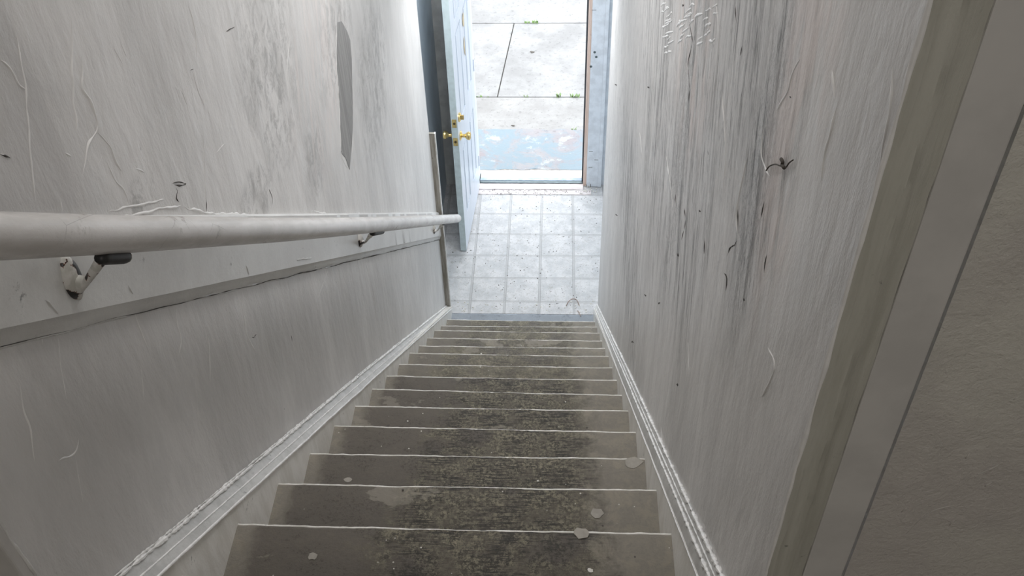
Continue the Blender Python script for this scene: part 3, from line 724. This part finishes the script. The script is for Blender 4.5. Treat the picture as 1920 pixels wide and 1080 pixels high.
# ------------------------------------------------------------------ door frame, threshold and sill
fr = empty('door_frame', (.40, 4.93, ZL), 'blue grey painted frame around the front doorway, pink bare wood at its rebate', 'door frame')
bm = newbox(.426, .531, 4.905, 4.931, ZL+.002, ZL+DH+.10, bev=.003); obj('casing', bm, m_jamb, fr)
bm = newbox(.509, .534, 4.897, 4.906, ZL+.004, ZL+DH+.10, bev=.003); obj('casing_bead', bm, m_jamb, fr)
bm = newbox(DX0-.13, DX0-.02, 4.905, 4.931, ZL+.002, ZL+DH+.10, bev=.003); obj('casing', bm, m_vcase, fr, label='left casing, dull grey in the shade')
bm = newbox(DX0-.14, .54, 4.905, 4.931, ZL+DH, ZL+DH+.10, bev=.003); obj('head_casing', bm, m_jamb, fr)
bm = newbox(.404, .432, 4.915, FY1+.01, ZL+.002, ZL+DH, bev=.0015); obj('jamb', bm, m_pink, fr, label='pinkish bare wood right jamb')
bm = newbox(DX0-.03, DX0-.004, 4.932, FY1+.01, ZL+.002, ZL+DH, bev=.0015); obj('jamb', bm, m_door, fr)
bm = newbox(DX0-.03, .432, 4.932, FY1+.01, ZL+DH, ZL+DH+.028); obj('head_jamb', bm, m_pink, fr)
bm = newbox(.393, .4035, 4.955, 4.985, ZL+.01, ZL+DH); obj('weatherstrip', bm, m_gasket, fr, label='dark weatherstrip down the right jamb')
# dents and lines on the casing
for x, y in [(1118,107),(1115,98),(1108,125)]:
    p = ony(x, y, 4.904); bm = bmesh.new(); lathe(bm, [(.009, 0), (.006, .001), (.0, .0014)], (p.x, 4.9045, p.z), (0, -1, 0), 9); obj('paint_chip_scar', bm, m_alu, fr)
for x, y in [(1114,19),(1108,284),(1107,314),(1118,300)]:
    p = ony(x, y, 4.904); obj('scratch', newbox(p.x-.014, p.x+.014, 4.9035, 4.9055, p.z-.0012, p.z+.0012), m_crack, fr)
th = empty('threshold', (0, 4.87, ZL), 'worn layered threshold with dark metal strip across the front doorway', 'threshold')
def rough_strip(y0, y1, z0, z1, x0, x1, amp, seedv):
    bm = bmesh.new(); n = 90; rows = []
    pr = [(y0, z0), (y0+.001, z1-.002), (y0+.004, z1), ((y0+y1)/2, z1+.001), (y1-.003, z1), (y1, z1-.002), (y1, z0)]
    for i in range(n+1):
        x = x0+(x1-x0)*i/n
        rows.append([bm.verts.new((x, y+(amp*nz(x*18, j*.5, seedv) if j < 3 else 0), z+(amp*.5*nz(x*30, j, seedv) if 0 < j < 6 else 0))) for j, (y, z) in enumerate(pr)])
    for i in range(n):
        for j in range(len(pr)-1): bm.faces.new((rows[i][j], rows[i][j+1], rows[i+1][j+1], rows[i+1][j]))
    bm.faces.new(rows[0]); bm.faces.new(rows[-1]); return bm
obj('wood_saddle', rough_strip(4.808, 4.862, ZL-.05, ZL+.004, -.36, .46, .006, 1), m_saddle, th)
obj('wood_saddle', rough_strip(4.860, 4.93, ZL-.05, ZL+.010, -.372, .4035, .004, 2), m_saddle, th)
obj('metal_strip', newbox(DX0+.002, .405, 4.930, 4.956, ZL-.05, ZL+.016, bev=.003), m_alu, th, label='dark metal strip')
obj('blue_strip', newbox(DX0+.002, .405, 4.956, 4.99, ZL-.05, ZL+.018, bev=.003), m_blue, th, label='blue painted strip')
obj('sill', newbox(DX0+.002, .405, 4.99, 5.085, ZL-.08, ZL+.012, bev=.003), m_sill, th, label='white painted outer sill')
struct('floor_vestibule_edge', newbox(VXL, VXR, 4.8149, 4.93, ZL-.1, ZL-.002), m_tile)
# ------------------------------------------------------------------ outside ground
GZ = ZL-.02
def slab(name, x0, x1, y0, y1, z, mat, lab, ragged=0):
    bm = bmesh.new(); n = 60
    a = []; b_ = []
    for i in range(n+1):
        x = x0+(x1-x0)*i/n
        a.append((x, y0+ragged*nz(x*9, y0, 0)*1.2+ragged*.7*nz(x*30, y0, 2))); b_.append((x, y1+ragged*nz(x*9, y1, 5)+ragged*.8*nz(x*34, y1, 7)))
    T = [[bm.verts.new((*p, z)) for p in a], [bm.verts.new((*p, z)) for p in b_]]; Bt = [[bm.verts.new((*p, z-.12)) for p in a], [bm.verts.new((*p, z-.12)) for p in b_]]
    for i in range(n):
        bm.faces.new((T[0][i], T[0][i+1], T[1][i+1], T[1][i])); bm.faces.new((Bt[0][i], Bt[0][i+1], Bt[1][i+1], Bt[1][i]))
        bm.faces.new((T[0][i], T[0][i+1], Bt[0][i+1], Bt[0][i])); bm.faces.new((T[1][i], T[1][i+1], Bt[1][i+1], Bt[1][i]))
    for s_ in (0, n): bm.faces.new((T[0][s_], T[1][s_], Bt[1][s_], Bt[0][s_]))
    o = struct(name, bm, mat, label=lab); return o
struct('ground_bed', newbox(-6, 6, 5.0601, 16, GZ-.3, GZ-.012), m_joint, label='dark earth under the paving joints')
slab('doorstep_edge', -.6, .6, 5.07, 5.135, GZ+.006, m_brown, 'brown dirty strip outside the sill')
slab('doorstep_slab', -1.4, 1.4, 5.13, 5.655, GZ+.008, m_bluec, 'flaking blue painted concrete doorstep', .012)
slab('pavement_apron', -4, 4, 5.64, 6.126, GZ, m_conc2, 'pale concrete apron between doorstep and pavement')
def jx(y): return -.2836+(y-6.1477)*(-.1945+.2836)/(7.3186-6.1477)
def quad_slab(name, ys, xa, xb, lab, left):
    bm = bmesh.new(); P = []
    y0, y1 = ys
    P = [(xa(y0), y0), (xb(y0), y0), (xb(y1), y1), (xa(y1), y1)]
    T = [bm.verts.new((*p, GZ)) for p in P]; Bt = [bm.verts.new((*p, GZ-.1)) for p in P]
    bm.faces.new(T); bm.faces.new(Bt)
    for i in range(4): bm.faces.new((T[i], T[(i+1) % 4], Bt[(i+1) % 4], Bt[i]))
    return struct(name, bm, m_conc, label=lab)
quad_slab('pavement_slab', (6.138, 7.358), lambda y: -4, lambda y: jx(y)-.005, 'pale concrete pavement slab left of the joint', 1)
quad_slab('pavement_slab', (6.138, 7.358), lambda y: jx(y)+.005, lambda y: 4, 'pale concrete pavement slab right of the joint', 0)
slab('pavement_far', -5, 5, 7.370, 15, GZ, m_conc, 'bright pale pavement beyond the far joint')
# weeds in the joints
def weed(x, y, n, h, lab, sp=.02):
    bm = bmesh.new()
    h *= .62; sp *= .85
    for i in range(n):
        a = random.uniform(0, 2*math.pi); r = random.uniform(0, sp); bx_, by_ = x+random.uniform(-sp, sp)*1.2, y+random.uniform(-.006, .006)
        hh = h*random.uniform(.5, 1); tip = Vector((bx_+math.cos(a)*hh*.7, by_+math.sin(a)*hh*.5, GZ+hh)); mid = Vector((bx_+math.cos(a)*hh*.25, by_+math.sin(a)*hh*.2, GZ+hh*.6))
        s = Vector((-math.sin(a), math.cos(a), 0))*h*.13; bs = Vector((bx_, by_, GZ-.008))
        v = [bm.verts.new(bs-s*.5), bm.verts.new(bs+s*.5), bm.verts.new(mid+s), bm.verts.new(mid-s), bm.verts.new(tip)]
        bm.faces.new((v[0], v[1], v[2], v[3])); bm.faces.new((v[3], v[2], v[4]))
    return tag(obj('weed', bm, m_green), lab, 'weed', 'weeds in the pavement joints')
weed(-.070, 7.364, 16, .05, 'green weed at the top of the slanting pavement joint', .022)
weed(.010, 7.364, 22, .06, 'bushier green weed in the far joint, right of the slanting joint', .03)
weed(.355, 6.132, 30, .05, 'widest green weed, in the near joint beside the right door jamb', .034)
weed(.22, 6.132, 8, .09, 'tallest thin green weed in the near joint, right of centre', .012)
weed(-.05, 6.132, 9, .035, 'small green weed in the middle of the near pavement joint', .018)
weed(-.44, 6.132, 14, .03, 'low green weed in the near joint beside the open door', .03)
weed(-.36, 6.132, 7, .022, 'tiny green weed in the near joint, second from the open door', .012)
weed(.34, 5.66, 7, .04, 'sparse green weed at the doorstep corner by the right jamb', .02)
def lump(name, x, y, z, r, mat, lab, cat, flat=.4, group=None):
    bm = bmesh.new(); bmesh.ops.create_icosphere(bm, subdivisions=2, radius=r)
    for v in bm.verts:
        k = 1+.5*nz(v.co.x/r*1.2+x*9, v.co.y/r*1.2, v.co.z/r+y); v.co = Vector((x+v.co.x*k*1.5, y+v.co.y*k, z+r*flat*.8+v.co.z*flat*k))
    return tag(obj(name, bm, mat, smooth='auto'), lab, cat, group)
lump('stone', -.0135, 6.8475, GZ, .014, m_dirt, 'dark grey stone lying on the pavement slab outside', 'stone')
lump('stone', -.1396, 5.715, GZ, .009, m_dirt, 'small dark stone on the concrete apron above the blue doorstep', 'stone')
# ------------------------------------------------------------------ litter on the landing and stairs
p = [onz(x, y, ZL) for x, y in ((1062,574),(1066,568),(1073,564),(1081,565),(1086,573))]
bm = bmesh.new(); P = smooth_path([q+Vector((0, 0, .004+.012*math.sin(i/4*math.pi))) for i, q in enumerate(p)], .008)
tube(bm, P, .0026, 8); tag(obj('twig', bm, m_twig, smooth=True), 'curved dry twig lying on the landing tiles near the top stair edge', 'twig')
p = [onz(x, y, ZL) for x, y in ((1083,583),(1086,588),(1089,594))]
bm = bmesh.new(); tube(bm, smooth_path([q+Vector((0, 0, .003)) for q in p], .008), .002, 6); tag(obj('twig', bm, m_twig, smooth=True), 'short straight dry twig right of the curved one on the landing', 'twig')
p = [onz(x, y, ZL+.012) for x, y in ((1099,345),(1101,336),(1104,333),(1107,337),(1107,347))]
bm = bmesh.new(); P = [q+Vector((0, -.03, .004+h)) for q, h in zip(p, (0, .02, .03, .02, 0))]
tube(bm, smooth_path(P, .006), .002, 6); tag(obj('wire', bm, m_thread, smooth=True), 'small dark looped wire at the foot of the right door jamb', 'wire')
p = [onx(x, y, XR) for x, y in ((1441,320),(1447,312),(1458,308),(1468,311),(1478,314),(1484,306),(1492,300))]
bm = bmesh.new(); tube(bm, smooth_path([q-Vector((.003, 0, 0)) for q in p], .004), .0009, 6)
p2 = [onx(x, y, XR) for x, y in ((1471,298),(1474,304),(1473,309),(1477,315))]
tube(bm, smooth_path([q-Vector((.004, 0, 0)) for q in p2], .003), .0022, 6)
tag(obj('thread', bm, m_thread, smooth=True), 'dark frayed thread caught on the right wall', 'thread')
def flake(x, y, sz, mat, lab, k=None, grp=None, asp=1.0):
    if k is None:
        pos = onz(x, y, ZL); z = ZL
    else:
        z = (levels[k][1]+levels[k][2])/2; pos = onz(x, y, z); t = (pos.x-X0)/(X1-X0); z = levels[k][1]+(levels[k][2]-levels[k][1])*t; pos = onz(x, y, z)
    bm = bmesh.new(); ring = []; n = 11; rot = random.uniform(0, 6)
    for i in range(n):
        a = 2*math.pi*i/n; q = sz*(1+.55*nz(i*.9, x*.1, y*.1))
        ring.append(bm.verts.new((pos.x+math.cos(a+rot)*q*asp, pos.y+math.sin(a+rot)*q*.8, z+.001+.0012*abs(nz(i, x, 3)))))
    f = bm.faces.new(ring); r = bmesh.ops.extrude_face_region(bm, geom=[f])
    for g in r['geom']:
        if isinstance(g, bmesh.types.BMVert): g.co.z -= .0022
    return tag(obj('paint_flake', bm, mat), lab, 'paint flake', grp)
flake(1186, 868, .020, m_flaked, 'large curled paint flake at the right end of the fourth step down', 3, None, 1.2)
flake(1120, 962, .016, m_flaked, 'oval raised paint flake right of centre on the third step down', 2)
flake(1090, 1000, .016, m_flaked, 'rounded pale paint flake on the edge of the second step down', 1)
flake(587, 1044, .010, m_flaked, 'pale paint flake at left on the second step down', 1)
flake(652, 900, .009, m_flaked, 'small pale flake at the nosing of the third step down', 2)
flake(838, 693, .016, m_flaked, 'pale cream flake at left on the tenth step from the top', 9)
flake(789, 668, .011, m_flake, 'white flake near the left end of a middle step', 10)
flake(1107, 1070, .006, m_flake, 'tiny white flake near the bottom of the picture on the nearest full step', 1)
rf = random.Random(12)
for i in range(60):
    k = rf.choice((1, 1, 1, 2, 2, 2, 3, 3, 4, 5, 6, 7, 8, 9, 10, 11))
    y = levels[k][0]-rf.uniform(.01, .18); x = rf.uniform(-.42, .42); z = levels[k][1]+(levels[k][2]-levels[k][1])*(x-X0)/(X1-X0)
    s = rf.uniform(.0012, .0032)*(1+k*.06)
    bm = bmesh.new(); bmesh.ops.create_icosphere(bm, subdivisions=1, radius=s)
    for v in bm.verts: v.co = Vector((x+v.co.x*(1+.4*nz(v.co.x*900, i, 0)), y+v.co.y, z-.001+s*.45+v.co.z*.5))
    nth = ('first', 'second', 'third', 'fourth', 'fifth', 'sixth', 'seventh', 'eighth', 'ninth', 'tenth', 'eleventh', 'twelfth')[k]
    kd = 'pale plaster' if i % 4 else 'dark dirt'
    tag(obj('plaster_crumb' if i % 4 else 'dirt_crumb', bm, m_flake if i % 4 else m_dirt), 'tiny %s crumb lying on the %s step from the top' % (kd, nth), 'crumb', '%s crumbs on the %s step' % (kd, nth))
bm = bmesh.new()
for i in range(420):
    if i < 260: x, y = rf.uniform(-.5, .5), rf.uniform(3.62, 4.80)
    else: x, y = rf.gauss(.0, .22), rf.uniform(4.78, 4.90)
    if not -.52 < x < .52: continue
    s = rf.uniform(.0012, .004); q = bmesh.ops.create_icosphere(bm, subdivisions=1, radius=s)
    zz_ = ZL if y < 4.80 else ZL+.006
    for v in q['verts']: v.co = Vector((x+v.co.x*rf.uniform(.7, 1.5), y+v.co.y, zz_+s*.3+v.co.z*.5))
tag(obj('floor_grit', bm, m_dirt), 'dark grit and crumbs scattered over the pale landing tiles', 'grit', kind='stuff')
bm = bmesh.new()
for i in range(200):
    x, y = (rf.gauss(.1, .2), rf.uniform(4.80, 4.92)) if i < 110 else (rf.gauss(.43, .03), rf.uniform(4.84, 4.92)) if i < 150 else (rf.uniform(-.45, .45), 3.60+abs(rf.gauss(0, .05)))
    x = max(-.44, min(.5, x)); s = rf.uniform(.002, .006); q = bmesh.ops.create_icosphere(bm, subdivisions=1, radius=s)
    zz_ = ZL if y < 4.80 else ZL+.008
    for v in q['verts']: v.co = Vector((x+v.co.x*rf.uniform(.7, 1.6), y+v.co.y, zz_+s*.2+v.co.z*.45))
tag(obj('plaster_dust', bm, m_flake), 'white plaster crumbs gathered along the threshold and landing edge', 'plaster crumbs', kind='stuff')
